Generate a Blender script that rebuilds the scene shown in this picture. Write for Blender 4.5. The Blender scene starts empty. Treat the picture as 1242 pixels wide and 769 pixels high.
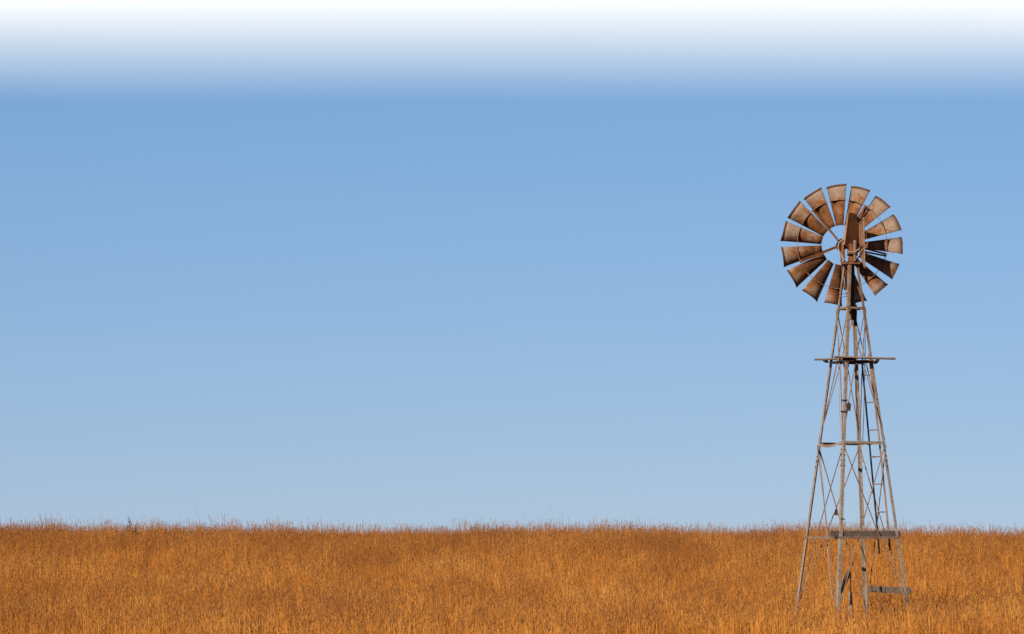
import bpy, bmesh, math, random
import numpy as np
from mathutils import Vector, Matrix

random.seed(7)
rng = np.random.default_rng(11)
R = math.radians
EXPO = .7
K = .64                     # bare reflectances for an exposure of EXPO stops
def kk(c): return tuple(v*K for v in c)
S = bpy.context.scene
C = S.collection

# ------------------------------------------------------------------ helpers
def tag(o, label=None, cat=None, group=None, kind=None):
    if label: o['label'] = label
    if cat: o['category'] = cat
    if group: o['group'] = group
    if kind: o['kind'] = kind
    return o

def empty(name, loc, rz=0.0):
    o = bpy.data.objects.new(name, None)
    C.objects.link(o)
    o.location = loc
    o.rotation_euler = (0, 0, rz)
    o.empty_display_size = 0.3
    return o

class MB:
    """collects shapes into one mesh"""
    def __init__(self):
        self.v = []; self.f = []; self.m = []
    def add(self, verts, faces, mi=0):
        b = len(self.v)
        self.v += [tuple(p) for p in verts]
        for f in faces:
            self.f.append([b + i for i in f]); self.m.append(mi)
    def box(self, p0, ux, uy, uz, mi=0):
        """box centred at p0 with half-axis vectors"""
        p0, ux, uy, uz = map(Vector, (p0, ux, uy, uz))
        vs = [p0 + sx*ux + sy*uy + sz*uz for sz in (-1, 1) for sy in (-1, 1) for sx in (-1, 1)]
        self.add(vs, [(0,2,3,1),(4,5,7,6),(0,1,5,4),(2,6,7,3),(0,4,6,2),(1,3,7,5)], mi)
    def bar(self, a, b, w, t, wdir, mi=0):
        """rectangular bar a->b, width w along wdir, thickness t"""
        a, b = Vector(a), Vector(b)
        d = (b - a); L = d.length; d.normalize()
        w_ = Vector(wdir); w_ = (w_ - d * w_.dot(d)).normalized()
        t_ = d.cross(w_)
        self.box((a + b)/2, d * L/2, w_ * w/2, t_ * t/2, mi)
    def prism(self, poly, ext, mi=0):
        """closed polygon (3d points) extruded by vector"""
        n = len(poly); ext = Vector(ext)
        vs = [Vector(p) for p in poly] + [Vector(p) + ext for p in poly]
        fs = [tuple(range(n))[::-1], tuple(range(n, 2*n))]
        fs += [(i, (i+1) % n, n + (i+1) % n, n + i) for i in range(n)]
        self.add(vs, fs, mi)
    def tube(self, pts, r, n=8, mi=0, closed=False):
        pts = [Vector(p) for p in pts]
        rr = r if isinstance(r, (list, tuple)) else [r]*len(pts)
        vs = []; fs = []
        up = None
        for i, p in enumerate(pts):
            if closed:
                d = pts[(i+1) % len(pts)] - pts[i-1]
            else:
                d = pts[min(i+1, len(pts)-1)] - pts[max(i-1, 0)]
            d.normalize()
            if up is None:
                up = Vector((0, 1, 0)) if abs(d.y) < .9 else Vector((1, 0, 0))
            a = (up - d * up.dot(d)).normalized(); up = a
            b = d.cross(a)
            for k in range(n):
                t = 2*math.pi*k/n
                vs.append(p + (a*math.cos(t) + b*math.sin(t))*rr[i])
        m = len(pts)
        for i in range(m if closed else m-1):
            j = (i+1) % m
            for k in range(n):
                l = (k+1) % n
                fs.append((i*n+k, i*n+l, j*n+l, j*n+k))
        if not closed:
            fs.append(tuple(range(n))[::-1]); fs.append(tuple((m-1)*n+k for k in range(n)))
        self.add(vs, fs, mi)
    def angle(self, a, b, d1, d2, w, t, mi=0):
        """L-profile from a to b, corner on the line, flanges along d1 and d2"""
        a, b = Vector(a), Vector(b)
        d1, d2 = Vector(d1).normalized(), Vector(d2).normalized()
        prof = [Vector((0,0,0)), d1*w, d1*w + d2*t, d1*t + d2*t, d2*w + d1*t, d2*w]
        n = 6
        vs = [a + p for p in prof] + [b + p for p in prof]
        fs = [(0,1,2,3),(0,3,4,5),(9,8,7,6),(11,10,9,6)]
        fs += [(i, (i+1) % n, n + (i+1) % n, n + i) for i in range(n)]
        self.add(vs, fs, mi)
    def build(self, name, mats, parent=None, smooth=False):
        me = bpy.data.meshes.new(name)
        me.from_pydata(self.v, [], self.f)
        mats = mats if isinstance(mats, (list, tuple)) else [mats]
        for m in mats: me.materials.append(m)
        me.polygons.foreach_set('material_index', self.m)
        bm = bmesh.new(); bm.from_mesh(me)
        bmesh.ops.recalc_face_normals(bm, faces=bm.faces)
        bm.to_mesh(me); bm.free()
        if smooth:
            me.polygons.foreach_set('use_smooth', [True]*len(me.polygons))
        me.update()
        o = bpy.data.objects.new(name, me)
        C.objects.link(o)
        if parent: o.parent = parent
        return o

# ------------------------------------------------------------------ node helper
def new_mat(name):
    m = bpy.data.materials.new(name); m.use_nodes = True
    nt = m.node_tree
    for n in list(nt.nodes): nt.nodes.remove(n)
    return m, nt
def N(nt, t, **kw):
    n = nt.nodes.new(t)
    for k, v in kw.items(): setattr(n, k, v)
    return n
def ramp(nt, fac, stops):
    r = N(nt, 'ShaderNodeValToRGB')
    e = r.color_ramp.elements
    while len(e) < len(stops): e.new(.5)
    for i, (p, c) in enumerate(stops):
        e[i].position = p; e[i].color = (*c, 1) if len(c) == 3 else c
    nt.links.new(fac, r.inputs[0])
    return r.outputs[0]
def mixc(nt, fac, a, b, mode='MIX'):
    m = N(nt, 'ShaderNodeMix', data_type='RGBA', blend_type=mode)
    for sock, val in ((m.inputs[0], fac), (m.inputs[6], a), (m.inputs[7], b)):
        if hasattr(val, 'node'): nt.links.new(val, sock)
        elif isinstance(val, (int, float)): sock.default_value = val
        else: sock.default_value = (*val, 1)
    return m.outputs[2]
def noise(nt, vec, scale, detail=4, rough=.6):
    n = N(nt, 'ShaderNodeTexNoise')
    n.inputs['Scale'].default_value = scale
    n.inputs['Detail'].default_value = detail
    n.inputs['Roughness'].default_value = rough
    nt.links.new(vec, n.inputs['Vector'])
    return n.outputs['Fac']
def math_(nt, op, a, b=None, clamp=False):
    m = N(nt, 'ShaderNodeMath', operation=op, use_clamp=clamp)
    for i, val in enumerate((a, b)):
        if val is None: continue
        if hasattr(val, 'node'): nt.links.new(val, m.inputs[i])
        else: m.inputs[i].default_value = val
    return m.outputs[0]

def metal_mat(name, zinc, rust, dark, lo=.42, hi=.62, rough=.75, scale=5., metallic=.15, radial=False, rise=None):
    zinc, rust, dark = kk(zinc), kk(rust), kk(dark)
    m, nt = new_mat(name)
    tc = N(nt, 'ShaderNodeTexCoord')
    oi = N(nt, 'ShaderNodeObjectInfo')
    off = N(nt, 'ShaderNodeVectorMath', operation='SCALE')
    cmb = N(nt, 'ShaderNodeCombineXYZ')
    for i in range(3): nt.links.new(oi.outputs['Random'], cmb.inputs[i])
    nt.links.new(cmb.outputs[0], off.inputs[0]); off.inputs['Scale'].default_value = 37.
    add = N(nt, 'ShaderNodeVectorMath', operation='ADD')
    nt.links.new(tc.outputs['Object'], add.inputs[0]); nt.links.new(off.outputs[0], add.inputs[1])
    v = add.outputs[0]
    n1 = noise(nt, v, scale, 6, .65)
    n2 = noise(nt, v, scale*7, 3, .7)
    fac = n1
    if radial:      # zinc survives towards the tip of the sail, rust towards the hub
        sep = N(nt, 'ShaderNodeSeparateXYZ'); nt.links.new(tc.outputs['Object'], sep.inputs[0])
        rr = math_(nt, 'SUBTRACT', .93, sep.outputs[0])
        step = math_(nt, 'MULTIPLY', rr, .9)
        step = math_(nt, 'ADD', step, .02)
        step = math_(nt, 'MAXIMUM', math_(nt, 'MINIMUM', step, .17), -.2)
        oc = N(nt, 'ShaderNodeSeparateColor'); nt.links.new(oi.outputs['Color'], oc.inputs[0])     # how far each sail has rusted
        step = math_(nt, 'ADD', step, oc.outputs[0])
        fac = math_(nt, 'ADD', math_(nt, 'ADD', n1, step), math_(nt, 'MULTIPLY', math_(nt, 'SUBTRACT', oi.outputs['Random'], .5), .16))
    if rise:        # less galvanising left the higher up the tower
        sep = N(nt, 'ShaderNodeSeparateXYZ'); nt.links.new(tc.outputs['Object'], sep.inputs[0])
        g = N(nt, 'ShaderNodeMapRange'); g.inputs['From Min'].default_value = rise[0]; g.inputs['From Max'].default_value = rise[1]
        g.inputs['To Max'].default_value = rise[2]
        nt.links.new(sep.outputs[2], g.inputs['Value'])
        fac = math_(nt, 'ADD', fac, g.outputs[0])
    col = ramp(nt, fac, [(lo, zinc), (hi, rust), (min(hi+.22, 1), dark)])
    sp = ramp(nt, n2, [(.34, (.45, .42, .40)), (.52, (1, 1, 1)), (.72, (1.15, 1.12, 1.1))])
    col = mixc(nt, .8, col, sp, 'MULTIPLY')
    bs = N(nt, 'ShaderNodeBsdfPrincipled')
    nt.links.new(col, bs.inputs['Base Color'])
    bs.inputs['Roughness'].default_value = rough
    bs.inputs['Metallic'].default_value = metallic
    bs.inputs['Specular IOR Level'].default_value = .2
    bmp = N(nt, 'ShaderNodeBump'); bmp.inputs['Strength'].default_value = .35; bmp.inputs['Distance'].default_value = .01
    nt.links.new(n1, bmp.inputs['Height']); nt.links.new(bmp.outputs[0], bs.inputs['Normal'])
    out = N(nt, 'ShaderNodeOutputMaterial'); nt.links.new(bs.outputs[0], out.inputs[0])
    return m

def wood_mat(name, a, b):
    a, b = kk(a), kk(b)
    m, nt = new_mat(name)
    tc = N(nt, 'ShaderNodeTexCoord')
    mp = N(nt, 'ShaderNodeMapping'); mp.inputs['Scale'].default_value = (3, 3, 40)
    nt.links.new(tc.outputs['Object'], mp.inputs['Vector'])
    n1 = noise(nt, mp.outputs[0], 2.0, 5, .7)
    n2 = noise(nt, tc.outputs['Object'], 9, 3, .6)
    col = ramp(nt, n1, [(.35, a), (.65, b)])
    col = mixc(nt, .6, col, ramp(nt, n2, [(.35, (.5, .46, .42)), (.6, (1, 1, 1))]), 'MULTIPLY')
    bs = N(nt, 'ShaderNodeBsdfPrincipled'); nt.links.new(col, bs.inputs['Base Color'])
    bs.inputs['Roughness'].default_value = .9
    bmp = N(nt, 'ShaderNodeBump'); bmp.inputs['Strength'].default_value = .6; bmp.inputs['Distance'].default_value = .01
    nt.links.new(n1, bmp.inputs['Height']); nt.links.new(bmp.outputs[0], bs.inputs['Normal'])
    out = N(nt, 'ShaderNodeOutputMaterial'); nt.links.new(bs.outputs[0], out.inputs[0])
    return m

M = {}
M['leg'] = metal_mat('weathered_zinc', (.35, .295, .245), (.26, .145, .08), (.10, .042, .02), .50, .68, scale=3., rise=(4.6, 8.1, .2))
M['leg_top'] = M['leg']
M['rod'] = metal_mat('rusty_rod', (.28, .195, .14), (.21, .11, .06), (.085, .04, .02), .42, .62, scale=4.)
M['hood'] = metal_mat('hood_rust', (.21, .078, .028), (.15, .052, .018), (.06, .022, .01), .38, .6, scale=6.)
M['rust'] = metal_mat('deep_rust', (.24, .105, .045), (.16, .058, .022), (.06, .024, .012), .38, .6, scale=6.)
M['dark'] = metal_mat('dark_iron', (.055, .034, .024), (.035, .018, .011), (.015, .009, .006), .4, .6, scale=8.)
M['blade'] = metal_mat('rusted_sail', (.32, .225, .165), (.27, .105, .034), (.11, .042, .016), .46, .60, scale=5., radial=True)
M['edge'] = metal_mat('rusted_edge', (.15, .068, .032), (.10, .04, .018), (.06, .025, .012), .42, .6, scale=8.)
M['vane'] = metal_mat('vane_sheet', (.34, .20, .125), (.25, .11, .048), (.11, .042, .018), .44, .64, scale=5.)
M['wire'] = metal_mat('pale_wire', (.45, .34, .27), (.36, .22, .15), (.2, .1, .05), .45, .65, scale=9.)
M['wood'] = wood_mat('grey_wood', (.165, .122, .085), (.085, .06, .04))
M['wood_shaded'] = wood_mat('shaded_wood', (.13, .095, .065), (.055, .04, .028))  # darkened to carry the shade of a side turned from the sun
M['deck'] = wood_mat('platform_wood', (.30, .22, .16), (.15, .10, .07))

# ------------------------------------------------------------------ camera
EYE = 1.8
F = 3050.0                       # focal length in photo pixels (photo 1242 wide)
cam = bpy.data.cameras.new('camera')
co = bpy.data.objects.new('camera', cam); C.objects.link(co)
co.location = (0, 0, EYE); co.rotation_euler = (R(90), 0, 0)
cam.sensor_width = 36; cam.lens = 36 * F / 1242
cam.shift_y = (645 - 384.5) / 1242
cam.clip_start = .5; cam.clip_end = 20000
S.camera = co

# ------------------------------------------------------------------ sun and sky
view_az = math.atan2(6.76, 50)               # bearing of the wind pump, clockwise from +Y
SUN_EL, SUN_AZ = R(22), math.pi + view_az + R(28)
sd = Vector((math.sin(SUN_AZ)*math.cos(SUN_EL), math.cos(SUN_AZ)*math.cos(SUN_EL), math.sin(SUN_EL)))
sun = bpy.data.lights.new('sun', 'SUN'); so = bpy.data.objects.new('sun', sun); C.objects.link(so)
sun.energy = 5.0; sun.angle = R(.5); sun.color = (1, .89, .74)
so.rotation_euler = sd.to_track_quat('Z', 'Y').to_euler()
so.location = (-20, -40, 30)

w = bpy.data.worlds.new('World'); S.world = w; w.use_nodes = True
nt = w.node_tree
for n in list(nt.nodes): nt.nodes.remove(n)
sky = N(nt, 'ShaderNodeTexSky', sky_type='NISHITA')
sky.sun_disc = False; sky.sun_elevation = SUN_EL; sky.sun_rotation = SUN_AZ
sky.altitude = 300; sky.air_density = 1.0; sky.dust_density = .4; sky.ozone_density = 2.0
tc = N(nt, 'ShaderNodeTexCoord')
sep = N(nt, 'ShaderNodeSeparateXYZ'); nt.links.new(tc.outputs['Generated'], sep.inputs[0])
# flatten the sky's brightening towards the horizon: hazeless dry air
lz = math_(nt, 'ADD', math_(nt, 'MULTIPLY', sep.outputs[2], .564), .073)
cz = N(nt, 'ShaderNodeCombineXYZ')
nt.links.new(math_(nt, 'ADD', math_(nt, 'MULTIPLY', sep.outputs[0], .3), .07), cz.inputs[0]); nt.links.new(sep.outputs[1], cz.inputs[1]); nt.links.new(lz, cz.inputs[2])
nv = N(nt, 'ShaderNodeVectorMath', operation='NORMALIZE'); nt.links.new(cz.outputs[0], nv.inputs[0])
nt.links.new(nv.outputs[0], sky.inputs['Vector'])
hz = N(nt, 'ShaderNodeMapRange'); hz.inputs['From Min'].default_value = 0; hz.inputs['From Max'].default_value = .165
nt.links.new(sep.outputs[2], hz.inputs['Value'])
# made-up white fade added over the sky, low edge about ten degrees up
mp = N(nt, 'ShaderNodeMapping'); mp.inputs['Scale'].default_value = (3, 3, 26)
nt.links.new(tc.outputs['Generated'], mp.inputs['Vector'])
cn = noise(nt, mp.outputs[0], 1.6, 4, .5)
tanel = math_(nt, 'DIVIDE', sep.outputs[2], math_(nt, 'MAXIMUM', sep.outputs[1], .05))   # keeps the added fade level across the view
el = math_(nt, 'ADD', tanel, math_(nt, 'MULTIPLY', math_(nt, 'SUBTRACT', cn, .5), .003))
cl = N(nt, 'ShaderNodeMapRange')
cl.inputs['From Min'].default_value = .1705; cl.inputs['From Max'].default_value = .2115
nt.links.new(el, cl.inputs['Value'])
c2 = N(nt, 'ShaderNodeMapRange', interpolation_type='SMOOTHSTEP')
c2.inputs['From Min'].default_value = .60; c2.inputs['From Max'].default_value = .34
nt.links.new(el, c2.inputs['Value'])
front = N(nt, 'ShaderNodeMapRange', interpolation_type='SMOOTHSTEP')
front.inputs['From Min'].default_value = .0; front.inputs['From Max'].default_value = .5
nt.links.new(sep.outputs[1], front.inputs['Value'])
cf = math_(nt, 'MULTIPLY', math_(nt, 'MULTIPLY', math_(nt, 'POWER', cl.outputs[0], 1.3), c2.outputs[0]), front.outputs[0])
SKY_STR = .064
tcol = mixc(nt, hz.outputs[0], (.71, .712, .895), (.625, .762, .957))
tint = mixc(nt, 1.0, sky.outputs[0], tcol, 'MULTIPLY')
mx = mixc(nt, cf, tint, tuple(v/(SKY_STR*2**EXPO) for v in (1.03, 1.06, 1.06)))
bg = N(nt, 'ShaderNodeBackground'); nt.links.new(mx, bg.inputs[0]); bg.inputs[1].default_value = SKY_STR
wo = N(nt, 'ShaderNodeOutputWorld'); nt.links.new(bg.outputs[0], wo.inputs[0])

S.view_settings.view_transform = 'Standard'; S.view_settings.look = 'None'
S.view_settings.gamma = 1; S.view_settings.exposure = EXPO
S.cycles.max_bounces = 6; S.cycles.transparent_max_bounces = 8

# ------------------------------------------------------------------ ground
CREST_Y, CREST_H, BASE = 86.0, 1.25, -.60
def gz(x, y):
    x = np.asarray(x, float); y = np.asarray(y, float)
    t = np.clip((y - 50) / (CREST_Y - 50), 0, 1)
    z = BASE + CREST_H * t*t*(3 - 2*t)
    far = np.clip(y - CREST_Y, 0, None)
    z = z - np.minimum((far/38.0)**2 * 1.0, 6.0)
    amp = np.clip((y - 52)/20, 0, 1)
    z = z + amp * (.05*np.sin(x*.55 + 1.0) + .05*np.sin(x*.23 + y*.07) - .0045*x)
    near = np.clip((38 - y)/30, 0, 1)
    z = z - .15*near
    return np.where(np.hypot(x, y) > 900, np.minimum(z, -6), z)

def axis(edges):
    out = []
    for a, b, n in edges: out += list(np.linspace(a, b, n, endpoint=False))
    return np.array(out)
xs = axis([(-6000,-600,10),(-600,-80,16),(-80,80,160),(80,600,16),(600,6000,10)]); xs = np.append(xs, 6000)
ys = axis([(-6000,-600,8),(-600,-40,12),(-40,40,30),(40,130,120),(130,600,24),(600,9000,14)]); ys = np.append(ys, 9000)
X, Y = np.meshgrid(xs, ys); Z = gz(X, Y) + rng.normal(0, .012, X.shape)
me = bpy.data.meshes.new('ground')
nx, ny = len(xs), len(ys)
idx = np.arange(nx*ny).reshape(ny, nx)
faces = np.stack([idx[:-1,:-1], idx[:-1,1:], idx[1:,1:], idx[1:,:-1]], -1).reshape(-1, 4)
me.from_pydata(np.stack([X, Y, Z], -1).reshape(-1, 3).tolist(), [], faces.tolist())
me.polygons.foreach_set('use_smooth', [True]*len(me.polygons))
ground = bpy.data.objects.new('ground', me); C.objects.link(ground)
tag(ground, kind='structure')
m, nt = new_mat('dry_soil')
geo = N(nt, 'ShaderNodeNewGeometry')
n1 = noise(nt, geo.outputs['Position'], .6, 6, .65); n2 = noise(nt, geo.outputs['Position'], 14, 4, .7)
col = ramp(nt, n1, [(.35, (.28, .115, .028)), (.65, (.40, .175, .042))])
col = mixc(nt, .7, col, ramp(nt, n2, [(.3, (.5, .45, .4)), (.65, (1.1, 1.1, 1.1))]), 'MULTIPLY')
bs = N(nt, 'ShaderNodeBsdfPrincipled'); bs.inputs['Roughness'].default_value = 1
bs.inputs['Specular IOR Level'].default_value = 0
nt.links.new(col, bs.inputs['Base Color'])
bp = N(nt, 'ShaderNodeBump'); bp.inputs['Distance'].default_value = .05; nt.links.new(n2, bp.inputs['Height']); nt.links.new(bp.outputs[0], bs.inputs['Normal'])
out = N(nt, 'ShaderNodeOutputMaterial'); nt.links.new(bs.outputs[0], out.inputs[0])
me.materials.append(m)

# ------------------------------------------------------------------ grass
def grass_mat(name, stops, head, patch=True):
    m, nt = new_mat(name)
    at = N(nt, 'ShaderNodeAttribute', attribute_name='tint'); at.attribute_type = 'GEOMETRY'
    sepc = N(nt, 'ShaderNodeSeparateColor'); nt.links.new(at.outputs['Color'], sepc.inputs[0])
    geo = N(nt, 'ShaderNodeNewGeometry')
    oi = N(nt, 'ShaderNodeObjectInfo')
    mp = N(nt, 'ShaderNodeMapping'); mp.inputs['Scale'].default_value = (.34, .10, 0)
    nt.links.new(geo.outputs['Position'], mp.inputs['Vector'])
    pn = noise(nt, mp.outputs[0], 1.0, 4, .6)
    f = math_(nt, 'ADD', math_(nt, 'MULTIPLY', sepc.outputs[0], .42), math_(nt, 'MULTIPLY', pn, 1.2))
    f = math_(nt, 'ADD', f, -.265)
    col = ramp(nt, f, stops)
    col = mixc(nt, sepc.outputs[1], col, head)
    d = N(nt, 'ShaderNodeBsdfDiffuse'); t = N(nt, 'ShaderNodeBsdfTranslucent')
    nt.links.new(col, d.inputs[0]); nt.links.new(col, t.inputs[0])
    mix = N(nt, 'ShaderNodeMixShader'); mix.inputs[0].default_value = .4
    nt.links.new(d.outputs[0], mix.inputs[1]); nt.links.new(t.outputs[0], mix.inputs[2])
    out = N(nt, 'ShaderNodeOutputMaterial'); nt.links.new(mix.outputs[0], out.inputs[0])
    return m
M['grass'] = grass_mat('dry_grass', [(.15, (.30, .105, .021)), (.42, (.53, .212, .037)), (.64, (.66, .300, .056)), (.88, (.74, .41, .11))], (.20, .085, .036))

def make_clump(seed, leaves=12, stems=17, rad=.13, hlo=.26, hhi=.52, slo=.52, shi=.92, heads=.4, dark=.0, tb=0.):
    rs = random.Random(seed)
    V = []; Fc = []; T = []
    def strip(pts, wid, side, tint, head=0.):
        b = len(V)
        n = len(pts)
        for i, p in enumerate(pts):
            wv = side * wid[i] * .5
            V.append(tuple(p - wv)); V.append(tuple(p + wv)); T.extend([(tint, head, 0, 1)]*2)
        for i in range(n-1):
            Fc.append((b+2*i, b+2*i+1, b+2*i+3, b+2*i+2))
    base_t = rs.random()*.7 + tb
    cl = Vector((rs.gauss(.03, .05), rs.gauss(0, .04), 0))          # the whole tuft leans together
    for k in range(leaves + stems):
        a = rs.random()*2*math.pi; rr = rad*math.sqrt(rs.random())
        p0 = Vector((rr*math.cos(a), rr*math.sin(a), -.03))
        th = rs.random()*math.pi
        side = Vector((math.cos(th), math.sin(th), 0))
        tint = min(1, max(0, base_t + rs.random()*.3))
        if k < leaves:
            h = rs.uniform(hlo, hhi)
            ld = cl + Vector((math.cos(a), math.sin(a), 0))*rs.uniform(0, .16) + Vector((rs.gauss(0, .06), rs.gauss(0, .06), 0))
            wb = rs.uniform(.006, .011); cv = rs.uniform(.4, 1.3)
            pts = [p0 + Vector((0, 0, h*(t - .06*cv*t*t))) + ld*h*(t**2)*cv for t in (0, .3, .6, .85, 1)]
            strip(pts, [wb*.8, wb, wb*.9, wb*.55, .001], side, tint)
        else:
            h = rs.uniform(slo, shi)
            dk = rs.random() < dark
            ld = cl + Vector((rs.gauss(0, .035), rs.gauss(0, .035), 0))
            if dk: ld = ld + Vector((-rs.uniform(.1, .5), 0, 0)); h *= 1.1
            wb = rs.uniform(.0065, .0105)
            hd = rs.uniform(.7, 1.) if dk else 0.
            pts = [p0 + Vector((0, 0, h*t)) + ld*h*t*(.6 + .5*t) for t in (0, .35, .7, 1)]
            strip(pts, [wb, wb, wb*.85, wb*.5], side, min(1, tint + .15), hd)
            # a second strip across the first keeps the stem visible from every side
            strip(pts, [wb, wb, wb*.85, wb*.5], Vector((-side.y, side.x, 0)), min(1, tint + .15), hd)
            if rs.random() < heads:
                hl = rs.uniform(.10, .2)
                dirv = (pts[3]-pts[2]).normalized() + Vector((rs.gauss(.06, .12), rs.gauss(0, .12), 0))
                dirv.normalize()
                for q in range(5):                      # spikelets of the seed head
                    c0 = pts[3] + dirv*hl*(q/5.0)
                    sp = (dirv + Vector((rs.gauss(0, .28), rs.gauss(0, .28), rs.uniform(0, .2)))).normalized()
                    s2 = sp.cross(Vector((rs.gauss(0,1), rs.gauss(0,1), rs.gauss(0,.3)))).normalized()
                    L = hl*.42
                    strip([c0, c0+sp*L*.5, c0+sp*L], [.003, rs.uniform(.006, .011), .001], s2, tint*.8, rs.uniform(.35, .95))
    me = bpy.data.meshes.new('grass_clump')
    me.from_pydata(V, [], Fc)
    ca = me.color_attributes.new('tint', 'FLOAT_COLOR', 'POINT')
    ca.data.foreach_set('color', np.array(T, 'f').ravel())
    me.materials.append(M['grass'])
    return bpy.data.objects.new('grass_clump', me)

def scatter(name, protos, pts, rots, scl, which):
    me = bpy.data.meshes.new(name)
    n = len(pts)
    me.vertices.add(n); me.vertices.foreach_set('co', np.asarray(pts, 'f').ravel())
    for nm, ty, key, dat in (('rot', 'FLOAT_VECTOR', 'vector', rots), ('scl', 'FLOAT_VECTOR', 'vector', scl), ('which', 'INT', 'value', which)):
        a = me.attributes.new(nm, ty, 'POINT')
        a.data.foreach_set(key, np.asarray(dat, 'i' if ty == 'INT' else 'f').ravel())
    o = bpy.data.objects.new(name, me); C.objects.link(o)
    ng = bpy.data.node_groups.new(name + '_nodes', 'GeometryNodeTree')
    ng.interface.new_socket('Geometry', in_out='INPUT', socket_type='NodeSocketGeometry')
    ng.interface.new_socket('Geometry', in_out='OUTPUT', socket_type='NodeSocketGeometry')
    gi = ng.nodes.new('NodeGroupInput'); go = ng.nodes.new('NodeGroupOutput')
    iop = ng.nodes.new('GeometryNodeInstanceOnPoints')
    mtp = ng.nodes.new('GeometryNodeMeshToPoints')
    ng.links.new(gi.outputs[0], mtp.inputs['Mesh'])
    ng.links.new(mtp.outputs[0], iop.inputs['Points'])
    g2i = ng.nodes.new('GeometryNodeGeometryToInstance')
    for p in reversed(protos):
        oi = ng.nodes.new('GeometryNodeObjectInfo'); oi.inputs['Object'].default_value = p
        oi.inputs['As Instance'].default_value = False
        ng.links.new(oi.outputs['Geometry'], g2i.inputs[0])
    ng.links.new(g2i.outputs[0], iop.inputs['Instance'])
    iop.inputs['Pick Instance'].default_value = True
    def attr(nm, ty):
        a = ng.nodes.new('GeometryNodeInputNamedAttribute'); a.data_type = ty
        a.inputs['Name'].default_value = nm
        return a.outputs['Attribute']
    ng.links.new(attr('which', 'INT'), iop.inputs['Instance Index'])
    e2r = ng.nodes.new('FunctionNodeEulerToRotation')
    ng.links.new(attr('rot', 'FLOAT_VECTOR'), e2r.inputs[0])
    ng.links.new(e2r.outputs[0], iop.inputs['Rotation'])
    ng.links.new(attr('scl', 'FLOAT_VECTOR'), iop.inputs['Scale'])
    ng.links.new(iop.outputs[0], go.inputs[0])
    md = o.modifiers.new('scatter', 'NODES'); md.node_group = ng
    return o

protos = [make_clump(100+i, heads=.22, dark=.03 if i % 3 else .12, tb=(-.1, 0, .1)[i % 3]) for i in range(18)] + \
         [make_clump(200+i, leaves=8, stems=13, hhi=.6, slo=.62, shi=1.05, heads=.85, dark=.08, tb=-.1) for i in range(4)] + \
         [make_clump(300+i, leaves=6, stems=3, rad=.3, slo=.85, shi=1.2, heads=1., dark=.35, tb=-.1) for i in range(4)]
def field(n, y0, y1, half, margin):
    y = rng.uniform(y0, y1, n*3)
    keep = rng.random(n*3) < (np.abs(y)*half + margin)/(max(abs(y0), abs(y1))*half + margin)
    y = y[keep][:n]
    x = rng.uniform(-1, 1, len(y))*(np.abs(y)*half + margin)
    return x, y
bx, by = [], []
for n, y0, y1, mg in ((24000, 38, 66, 6), (42000, 66, 100, 6), (6000, 100, 125, 8), (6000, 8, 38, 8)):
    x, y = field(n, y0, y1, .205, mg); bx.append(x); by.append(y)
bx = np.concatenate(bx); by = np.concatenate(by)
n = len(bx)
pts = np.stack([bx, by, gz(bx, by)], -1)
# patches of taller and shorter growth
pat = np.sin(bx*.8 + by*.13) * np.sin(by*.31 - bx*.21 + 1.3) + .6*np.sin(bx*2.3 + 1.1*by)*np.sin(bx*.9 - by*.7)
sc = rng.normal(.95, .17, n) + .08*pat
dt = np.hypot(bx - 6.765, by - 49.6)
sc = sc * np.where(dt < 3.2, .72 + .28*np.clip((dt - 1.2)/2, 0, 1), 1)      # trodden and thin around the tower
sc = np.clip(sc, .45, 1.4)
rots = np.stack([rng.normal(0, .05, n), rng.normal(-.02, .05, n), rng.uniform(-.6, .6, n)], -1)
scl = np.stack([rng.uniform(.9, 1.25, n), rng.uniform(.9, 1.25, n), sc], -1)
ptall = .06 + .06*(pat > .4) + .32*np.clip((by - 66)/14, 0, 1)
which = np.where(rng.random(n) < .012 + .02*np.clip((by - 70)/10, 0, 1), rng.integers(22, 26, n), -1)
which = np.where(which > 0, which, np.where(rng.random(n) < ptall, rng.integers(18, 22, n), rng.integers(0, 18, n)))
grass = scatter('grass', protos, pts, rots, scl, which)
tag(grass, 'dry golden orange grass covering the whole slope', 'grass', kind='stuff')

# a dark dry weed standing out of the grass on the crest
M['weed'] = grass_mat('dry_weed', [(.2, (.10, .036, .012)), (.5, (.15, .055, .018)), (.8, (.2, .08, .026))], (.1, .04, .02))
def weed(x, y, h, w_, seed, label):
    rs = random.Random(seed); root = empty('dry_weed', (x, y, float(gz(x, y))), rs.random()*6)
    tag(root, label, 'weed')
    st = MB(); lf = MB()
    for k in range(60):
        a = rs.random()*6.283; sp_ = rs.random()**.6*w_
        top = Vector((math.cos(a)*sp_, math.sin(a)*sp_, h*rs.uniform(.62, 1)*(1 - .35*(sp_/w_)**2)))
        mid = top*.5 + Vector((0, 0, h*.08))
        b0_ = Vector((math.cos(a)*.05, math.sin(a)*.05, -.04))
        st.tube([b0_, mid, top], [.006, .005, .0025], 4)
        for q in range(26):
            t = rs.uniform(.35, 1.03); c = mid.lerp(top, (t-.5)*2) if t > .5 else b0_.lerp(mid, t*2)
            d = Vector((rs.gauss(0, 1), rs.gauss(0, 1), rs.uniform(.2, 1.4))).normalized()*rs.uniform(.03, .085)
            sd_ = d.cross(Vector((rs.gauss(0, 1), rs.gauss(0, 1), rs.gauss(0, 1)))).normalized()*.011
            lf.add([c, c + d*.5 + sd_, c + d, c + d*.5 - sd_], [(0, 1, 2, 3)])
    st.build('stem', M['weed'], root); lf.build('foliage', M['weed'], root)
weed(-12.75, 84.5, 1.62, .38, 5, 'dark brown bushy weed rising above the grass on the crest near the left edge')

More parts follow.
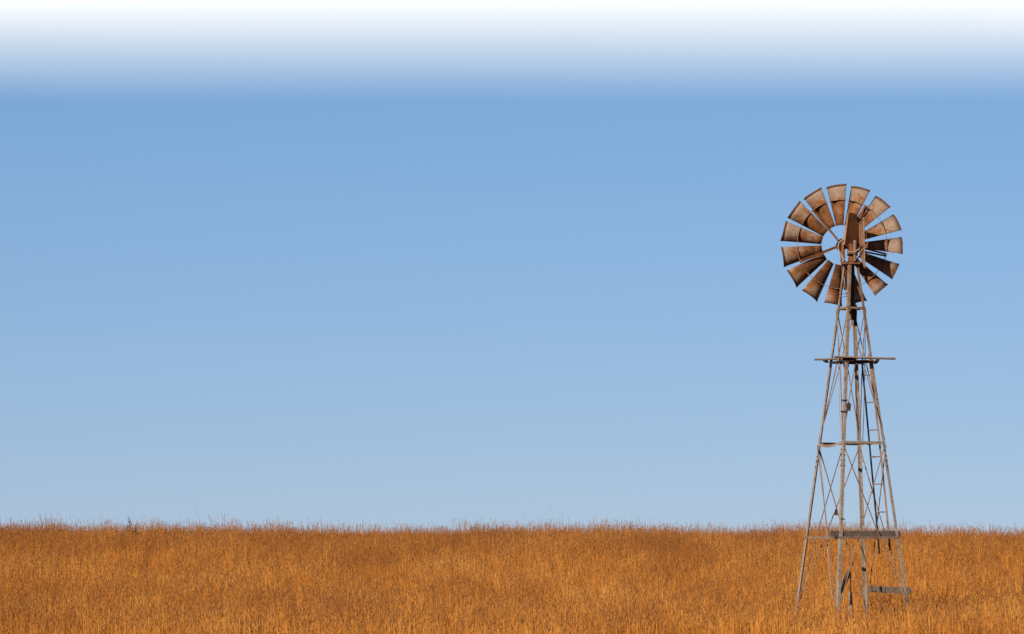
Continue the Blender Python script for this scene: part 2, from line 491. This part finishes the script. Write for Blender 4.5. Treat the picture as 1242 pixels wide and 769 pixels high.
# ------------------------------------------------------------------ wind pump
PX = 61.0                         # photo pixels per metre at the tower
TX, TY = 6.765, 50.0
pump = empty('wind_pump', (TX, TY, BASE), -view_az)
tag(pump, 'rusty derelict wind pump on a lattice tower with fifteen bladed wheel', 'windmill')
def zz(py): return EYE - BASE + (645 - py)/PX      # height above the ground at the tower
def uu(px): return (px - 1033.5)/PX

TH = R(14)
def rad(z):                       # tower half diagonal at height z
    r0, z0, r1, z1 = 72.5/PX, zz(750), 9.6/PX, zz(322)
    return r0 + (r1 - r0)*(z - z0)/(z1 - z0)
DIRS = {'near': Vector((-math.sin(TH), -math.cos(TH), 0)), 'right': Vector((math.cos(TH), -math.sin(TH), 0)),
        'far': Vector((math.sin(TH), math.cos(TH), 0)), 'left': Vector((-math.cos(TH), math.sin(TH), 0))}
ORD = ['near', 'right', 'far', 'left']
def axis_x(z): return (-1.5/PX) * min(1, max(0, z/7.0))     # the tower leans a touch
def leg(k, z, inset=0.0):
    return DIRS[k]*(rad(z) - inset) + Vector((axis_x(z), 0, z))
def face_n(a, b): return (DIRS[a] + DIRS[b]).normalized()

ZTOP = zz(321); 
for i, k in enumerate(ORD):
    nb_, pb_ = ORD[(i+1) % 4], ORD[i-1]
    d1 = (DIRS[nb_] - DIRS[k]).normalized(); d2 = (DIRS[pb_] - DIRS[k]).normalized()
    mb = MB()
    zsplit = zz(556)
    mb.angle(leg(k, -.15), leg(k, zsplit), d1, d2, .062, .008)
    mb.angle(leg(k, zsplit), leg(k, ZTOP), d1, d2, .058, .008)
    lg = mb.build('leg', M['leg'], pump)
    # splice plates and their bolts
    for q in (-.16, -.05, .05, .16):
        zc = zsplit + q
        for d, o_ in ((d1, d2), (d2, d1)):
            c = leg(k, zc) + d*.04 - o_*.008
            mb = MB(); mb.tube([c + o_*.004, c - o_*.012], .012, 6)
            mb.build('bolt', M['dark'], lg)

# girts
def girt(z, a, b, sag=0.0, w=.05, up=1, mat='leg'):
    mb = MB()
    n = face_n(a, b)
    A = leg(a, z) + n*.012; B = leg(b, z) + n*.012
    steps = 6 if sag else 1
    P = [A.lerp(B, i/steps) - Vector((0, 0, sag*math.sin(math.pi*(i/steps)**.8))) for i in range(steps+1)]
    for i in range(steps):
        mb.angle(P[i], P[i+1], Vector((0, 0, -up)), -n, w, .006)
    return mb.build('girt', M[mat], pump)
for z, mt, w_ in ((zz(373), 'rod', .042), (zz(435.5)-.045, 'dark', .035), (zz(536), 'leg', .05), (zz(650.5), 'rod', .05)):
    for i, a in enumerate(ORD):
        b = ORD[(i+1) % 4]
        sag = .065 if (abs(z - zz(536)) < .01 and {a, b} == {'near', 'left'}) else 0
        girt(z, a, b, sag, w_, 1, mt)
# diagonal rods: two long panels on each face
def brace(a, za, b, zb, r=.0105, off=.02, bow=.0):
    n = face_n(a, b)
    A = leg(a, za) - n*off; B = leg(b, zb) - n*off
    side = Vector((0, 0, 1)).cross(n)
    P = [A.lerp(B, t) + (n*bow + Vector((0, 0, -abs(bow)*.5)))*math.sin(math.pi*t) for t in (0, .25, .5, .75, 1)]
    mb = MB(); mb.tube(P, r, 6)
    return mb.build('brace', M['rod'], pump)
for i, a in enumerate(ORD):
    b = ORD[(i+1) % 4]
    for zb_, zt_, r in ((zz(744), zz(540), .0125), (zz(534), zz(376), .0115)):
        s = -1 if {a, b} == {'near', 'right'} else 1
        brace(a, zt_, b, zb_, r, -.014, random.uniform(-.03, .03))
        brace(b, zt_, a, zb_, r, .012, random.uniform(-.03, .03))
# upper cross rods near the head
for a, b, y1, y2 in (('near', 'left', 372, 330), ('right', 'far', 372, 330)):
    brace(a, zz(y1), b, zz(y2), .007, .01)

# short step wires between near and left leg, under the head
for py in (357, 360.5):
    mb = MB(); A = leg('left', zz(py)); B = leg('near', zz(py))
    mb.tube([A, B], .005, 5); mb.build('step_wire', M['dark'], pump)

# furl wires
mb = MB()
mb.tube([(uu(1016.2), -.10, zz(373)), (uu(1016.8), -.12, zz(440)), (uu(1018.4), -.2, zz(500)), (uu(1021), -.42, zz(540))], .0065, 5)
mb.build('furl_wire', M['wire'], pump)
mb = MB()
mb.tube([(uu(1049.5), .05, zz(374)), (uu(1049), .06, zz(432)), (uu(1047.5), .08, zz(500)), (uu(1046), .1, zz(536))], .0065, 5)
mb.build('furl_wire', M['rod'], pump)
# loose pipe hanging inside the base
mb = MB()
mb.tube([(uu(994.5), .22, zz(548)), (uu(999), .2, zz(600)), (uu(1003), .18, zz(655)), (uu(1006), .16, zz(695)), (uu(1009.5), .15, zz(727))], .009, 6)
mb.build('loose_rod', M['wire'], pump)

# ladder on the far right face
nf = face_n('right', 'far')
def ladpt(f, z): return leg('far', z).lerp(leg('right', z), f) - nf*.05
lad = empty('ladder', (0, 0, 0)); lad.parent = pump
def railf(side, z):
    t = (zz(436) - z)/(zz(436) - zz(660))
    return (.47 + .01*t) if side == 0 else (.95 - .17*t)
for side in (0, 1):
    mb = MB()
    zs = np.linspace(zz(437 if side == 0 else 430), zz(672), 8)
    P = [ladpt(railf(side, z), z) for z in zs]
    for i in range(7):
        mb.bar(P[i], P[i+1] , .034, .012, nf if side == 0 else Vector((1, -.4, 0)))
    mb.build('rail', M['dark' if side == 0 else 'rod'], lad)
for py in (455, 488, 521.5, 554, 587, 621, 651):
    z = zz(py)
    mb = MB(); mb.tube([ladpt(railf(0, z), z), ladpt(railf(1, z), z)], .013, 6)
    mb.build('rung', M['rod'], lad)

# work platform: two loose boards on iron bearers
plat = empty('platform', (0, 0, 0)); plat.parent = pump
zp = zz(435)
mb = MB()
mb.bar((uu(1012), -.42, zp + .010), (uu(1085), -.38, zp - .035), .26, .026, (0, 1, 0))
mb.build('board', M['deck'], plat)
mb = MB()
mb.bar((uu(988), .02, zp - .008), (uu(1037), .10, zp - .0), .22, .025, (0, 1, 0))
mb.build('board', M['deck'], plat)
for px0, px1, dy0, dy1, z0 in ((1000, 1003, -.20, .30, -.042), (1064, 1061, -.55, .35, -.070)):
    mb = MB(); mb.bar((uu(px0), dy0, zp + z0), (uu(px1), dy1, zp + z0), .06, .034, (1, 0, 0))
    mb.build('bearer', M['dark'], plat)
for dy, xa, xb, z0 in ((-.40, 1022, 1036, -.045), (.22, 1028, 1060, -.045)):
    mb = MB(); mb.bar((uu(xa), dy, zp + z0), (uu(xb), dy, zp + z0), .05, .06, (0, 1, 0))
    mb.build('bearer', M['dark'], plat)
# iron corner block on the near leg under the boards
mb = MB(); c = leg('near', zp - .115)
mb.box(c + Vector((.01, .07, 0)), (.055, 0, 0), (0, .05, 0), (0, 0, .075)); mb.build('bracket', M['dark'], plat)

# clamp with a small pulley block on the near leg
cl_ = empty('leg_clamp', (0, 0, 0)); cl_.parent = pump
for py in (487, 500.5):
    c = leg('near', zz(py))
    mb = MB(); mb.box(c + Vector((0, -.012, 0)), (.065, 0, 0), (0, .012, 0), (0, 0, .012))
    mb.tube([c + Vector((-.055, -.03, 0)), c + Vector((-.055, .03, 0))], .016, 6)
    mb.build('clamp_bar', M['dark'], cl_)
c = leg('near', zz(493)) + Vector((.085, .02, 0))
mb = MB(); mb.tube([c + Vector((0, -.03, 0)), c + Vector((0, .05, 0))], .052, 12); mb.box(c + Vector((.0, .02, -.06)), (.04, 0, 0), (0, .03, 0), (0, 0, .05))
mb.build('pulley', M['dark'], cl_)

# wooden rails nailed low on the legs
n_fr = face_n('near', 'right'); al = (DIRS['right'] - DIRS['near']).normalized()
z = zz(647.5)
A = leg('near', z) - al*.20 - n_fr*.045; B = leg('right', z) + al*.06 - n_fr*.045
mb = MB(); mb.bar(A, B, .12, .035, (0, 0, 1)); o = mb.build('wooden_rail', M['wood'], pump)
tag(o, 'long grey board level with the lowest girt')
z = zz(716)
al2 = (DIRS['right'] - DIRS['far']).normalized()
A = leg('far', z) + al2*.06 + nf*.03; B = leg('right', z) + al2*.09 + nf*.03
mb = MB(); mb.bar(A, B + Vector((0, 0, .0)), .125, .035, (0, 0, 1)); o = mb.build('wooden_rail', M['wood'], pump)
tag(o, 'shorter grey board just above the grass')
# broken brace board (shade in its colour) and the stub of the well post
mb = MB(); mb.bar((uu(1017.5), -.45, zz(720)), (uu(1030.5), -.15, zz(693)), .16, .04, (.35, 1, 0)); mb.build('broken_board', M['wood_shaded'], pump)
mb = MB()
mb.bar((uu(1031.2), .05, zz(695)), (uu(1031.6), .05, zz(722)), .03, .03, (1, 0, 0))
mb.build('well_rod', M['dark'], pump)
mb = MB(); mb.tube([(uu(1031.4), .05, -.1), (uu(1032.2), .04, zz(735)), (uu(1031), .04, zz(718))], .035, 8); mb.build('well_pipe', M['leg'], pump)
# insulator-like drop bolt on the near leg
mb = MB(); c = leg('near', zz(624))
mb.tube([c + Vector((-.085, .05, .10)), c + Vector((-.09, .05, .03)), c + Vector((-.09, .05, -.02))], [.012, .022, .034], 8); mb.build('drop_bolt', M['dark'], pump)
mb = MB(); mb.bar(leg('near', zz(629)) + Vector((0, 0, 0)), leg('near', zz(629)) + Vector((.09, -.02, -.02)), .02, .02, (0, 0, 1)); mb.build('peg', M['dark'], pump)

# ------------------------------------------------------------------ head of the mill
head = empty('head', (axis_x(7), 0, 0)); head.parent = pump
hx = axis_x(7)
zt = zz(321)
mb = MB(); mb.box((0, 0, zt + .02), (.185, 0, 0), (0, .17, 0), (0, 0, .025)); mb.build('top_plate', M['hood'], head)
mb = MB(); mb.tube([(.02, 0, zt - 1.1), (.02, 0, zt + .28)], .045, 12); mb.build('mast_pipe', M['dark'], head)
mb = MB()
mb.tube([(.02, 0, zt + .06), (.02, 0, zt + .15)], .085, 14); mb.tube([(.02, 0, zt + .15), (.02, 0, zt + .20)], .065, 14)
mb.box((.03, .05, zt + .30), (.105, 0, 0), (0, .20, 0), (0, 0, .10))
mb.build('gearbox', M['hood'], head)
mb = MB(); mb.tube([(.075, -.19, zt + .05), (.08, -.19, zt + .46)], .036, 10); mb.build('guide_post', M['rod'], head)
# swivel guide below the plate
mb = MB(); mb.box((.07, .03, zz(377)), (.05, 0, 0), (0, .05, 0), (0, 0, .12)); mb.box((.085, .03, zz(388)), (.03, 0, 0), (0, .03, 0), (0, 0, .12)); mb.build('rod_guide', M['dark'], head)
mb = MB(); mb.tube([(.06, .0, zz(372)), (.075, .02, zz(336))], .014, 6); mb.build('pump_rod', M['rod'], head)
# gear hood: a tapered sheet cover leaning back, broad face turned to the right
def H(px, py): return ((px - 1032.0)/PX, zz(py))
mb = MB()
fx = [(1029.5, 258.5, -.14), (1037, 259, .02), (1044.5, 281, .14), (1042, 303, .14), (1030, 306, -.14), (1024.5, 298, -.26)]
front = [Vector((H(a, b)[0], y, H(a, b)[1])) for a, b, y in fx]
mb.prism(front, (.035, .30, 0))
hood = mb.build('gear_hood', M['hood'], head)
# folded left flange, its lit look put into a lighter colour
mb = MB()
L0, L1 = front[0], front[5]
mb.prism([L0, L1, L1 + Vector((-.05, .035, 0)), L0 + Vector((-.03, .03, 0))], (.01, .03, 0))
mb.build('flange', M['vane'], hood)

# tail vane, almost edge-on to the photographer
mb = MB()
Vp = [(1041.5, .05, 272), (1047.6, -.34, 267), (1048.4, -.98, 331), (1041.8, -.05, 303)]
poly = [Vector(((a - 1032.0)/PX, y, zz(b))) for a, y, b in Vp]
mb.prism(poly, (.012, .002, 0))
for a, b in ((poly[0], poly[1]), (poly[1], poly[2]), (poly[3], poly[2])):
    mb.bar(a + Vector((-.006, 0, 0)), b + Vector((-.006, 0, 0)), .022, .022, (1, 0, 0))
mb.build('tail_vane', M['vane'], head)
mb = MB()
mb.tube([(.10, .0, zz(303)), poly[1].lerp(poly[2], .55)], .016, 6)
mb.tube([(.10, .0, zz(316)), poly[1].lerp(poly[2], .62)], .013, 6)
mb.build('tail_arm', M['rust'], head)
# bent pale control hoop
mb = MB()
P = [(1022.5, 292), (1017.5, 296), (1016.5, 302), (1019, 309), (1022.5, 315), (1026, 317)]
mb.tube([((a-1032.0)/PX, -.26, zz(b)) for a, b in P], .011, 7)
P = [(1026, 305), (1030, 307.5), (1037, 307), (1044, 303)]
mb.tube([((a-1032.0)/PX, -.30, zz(b)) for a, b in P], .010, 7)
mb.build('control_hoop', M['wire'], head)
mb = MB(); mb.bar((-.19, -.02, zt + .06), (-.15, .05, zt + .52), .045, .03, (1, 0, 0)); mb.build('furl_lever', M['rust'], head)

# ---- the wheel
wheel_loc = Vector((uu(1020.6), .34, zz(294.9)))
mb = MB()
RO, RI = 54.5/PX, 24.8/PX
YR = -.135
mb.tube([(RO*math.cos(t), YR, RO*math.sin(t)) for t in np.linspace(0, 2*math.pi, 90, endpoint=False)], .006, 6, closed=True)
mb.tube([(RI*math.cos(t), -.01, RI*math.sin(t)) for t in np.linspace(0, 2*math.pi, 60, endpoint=False)], .0045, 6, closed=True)
wheel = mb.build('wheel', M['rod'], pump)
wheel.location = wheel_loc
wheel.rotation_euler = (R(-1.5), 0, R(5))
mb = MB()
mb.tube([(0, -.30, 0), (0, -.24, 0)], .05, 12); mb.tube([(0, -.24, 0), (0, .16, 0)], .075, 14); mb.tube([(0, .16, 0), (0, .22, 0)], .045, 12)
mb.tube([(0, -.20, 0), (0, -.17, 0)], .11, 14); mb.tube([(0, .08, 0), (0, .11, 0)], .11, 14)
mb.build('hub', M['dark'], wheel)
mb = MB(); mb.tube([(0, -.24, 0), (.22, -.36, -.01)], .035, 8); mb.build('axle', M['dark'], wheel)

def blade_mesh():
    mb = MB()
    ri, ro = .40, 1.185
    nr, ns = 9, 12
    def prm(r):
        t = (r - ri)/(ro - ri)
        wd = .185 + (.452 - .185)*t
        p = R(41 - 6*t)
        return wd, p, wd*.225
    def pt(r, s, lift=0.0):
        wd, p, b = prm(r)
        nrm = Vector((0, -math.cos(p), math.sin(p))); ch = Vector((0, math.sin(p), math.cos(p)))
        return Vector((r - .012*s*s*0, 0, 0)) + ch*s*wd/2 + nrm*(b*(1 - s*s) + lift)
    vs = []; fs = []
    for i in range(nr):
        r = ri + (ro - ri)*i/(nr-1)
        for j in range(ns+1):
            vs.append(pt(r, -1 + 2*j/ns))
    W_ = ns+1
    off = len(vs)
    for i in range(nr):
        r = ri + (ro - ri)*i/(nr-1)
        for j in range(ns+1):
            vs.append(pt(r, -1 + 2*j/ns, -.004))
    for i in range(nr-1):
        for j in range(ns):
            a = i*W_ + j
            fs.append((a, a+1, a+W_+1, a+W_)); fs.append((off+a, off+a+W_, off+a+W_+1, off+a+1))
    for i in range(nr-1):
        for j in (0, ns):
            a = i*W_ + j; fs.append((a, a+W_, off+a+W_, off+a))
    for j in range(ns):
        for i in (0, nr-1):
            a = i*W_ + j; fs.append((a, a+1, off+a+1, off+a))
    mb.add(vs, fs, 0)
    # turned-over lip along the tip, a little darker
    vs = []; fs = []
    for j in range(ns+1):
        s = -1 + 2*j/ns
        for r_, l_ in ((ro - .020, .003), (ro - .017, .010), (ro + .006, .012), (ro + .020, .004), (ro + .020, -.012), (ro - .002, -.008)):
            vs.append(pt(r_, s*.995, l_))
    for j in range(ns):
        for k in range(6):
            a = j*6 + k; b = j*6 + (k+1) % 6
            fs.append((a, b, b+6, a+6))
    fs.append(tuple(range(6))); fs.append(tuple(ns*6+k for k in range(5, -1, -1)))
    mb.add(vs, fs, 1)
    # bracket plate filling the gap between the rim ring and the receding side of the sail
    r_ = RO - .004
    top = []; bot = []
    for j in range(ns+1):
        s = -.92 + 1.84*j/ns
        q = pt(r_, s, .001)
        if q.y > YR + .012:
            bot.append(q); top.append(Vector((r_, YR + .006, q.z)))
    if len(bot) > 2:
        mb.prism(top + bot[::-1], (.006, 0, 0), 2)
    return mb
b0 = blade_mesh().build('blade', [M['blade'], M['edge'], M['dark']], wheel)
b0.data.polygons.foreach_set('use_smooth', [p.material_index == 0 for p in b0.data.polygons])
bl = [b0]
for k in range(1, 15):
    c = b0.copy(); C.objects.link(c); c.parent = wheel; bl.append(c)
jit = [random.uniform(-1.0, 1.0) for _ in range(15)]
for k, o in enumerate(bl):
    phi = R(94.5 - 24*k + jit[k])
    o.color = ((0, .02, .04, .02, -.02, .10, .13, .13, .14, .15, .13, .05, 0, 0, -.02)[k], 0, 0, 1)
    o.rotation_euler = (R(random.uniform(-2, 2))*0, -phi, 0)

mb = MB()
for y0, z0, w_ in ((-.19, .020, .034), (.09, -.022, .034)):
    mb.bar((.07, y0, z0), (RO + .02, YR + (.02 if y0 > 0 else -.012), z0*.8), w_, .012, (0, .5, 1))
mb.tube([(RO - .01, YR - .03, 0), (RO - .01, YR + .05, 0)], .02, 6)
s0 = mb.build('spoke', M['rust'], wheel)
sp = [s0]
for k in range(1, 5):
    c = s0.copy(); C.objects.link(c); c.parent = wheel; sp.append(c)
for k, o in enumerate(sp):
    o.rotation_euler = (0, -R(58.0 + 72*k), 0)

# shift the head so its local x = 0 is the mill's axis
for o in (head,):
    o.location = (uu(1032.0), 0, 0)
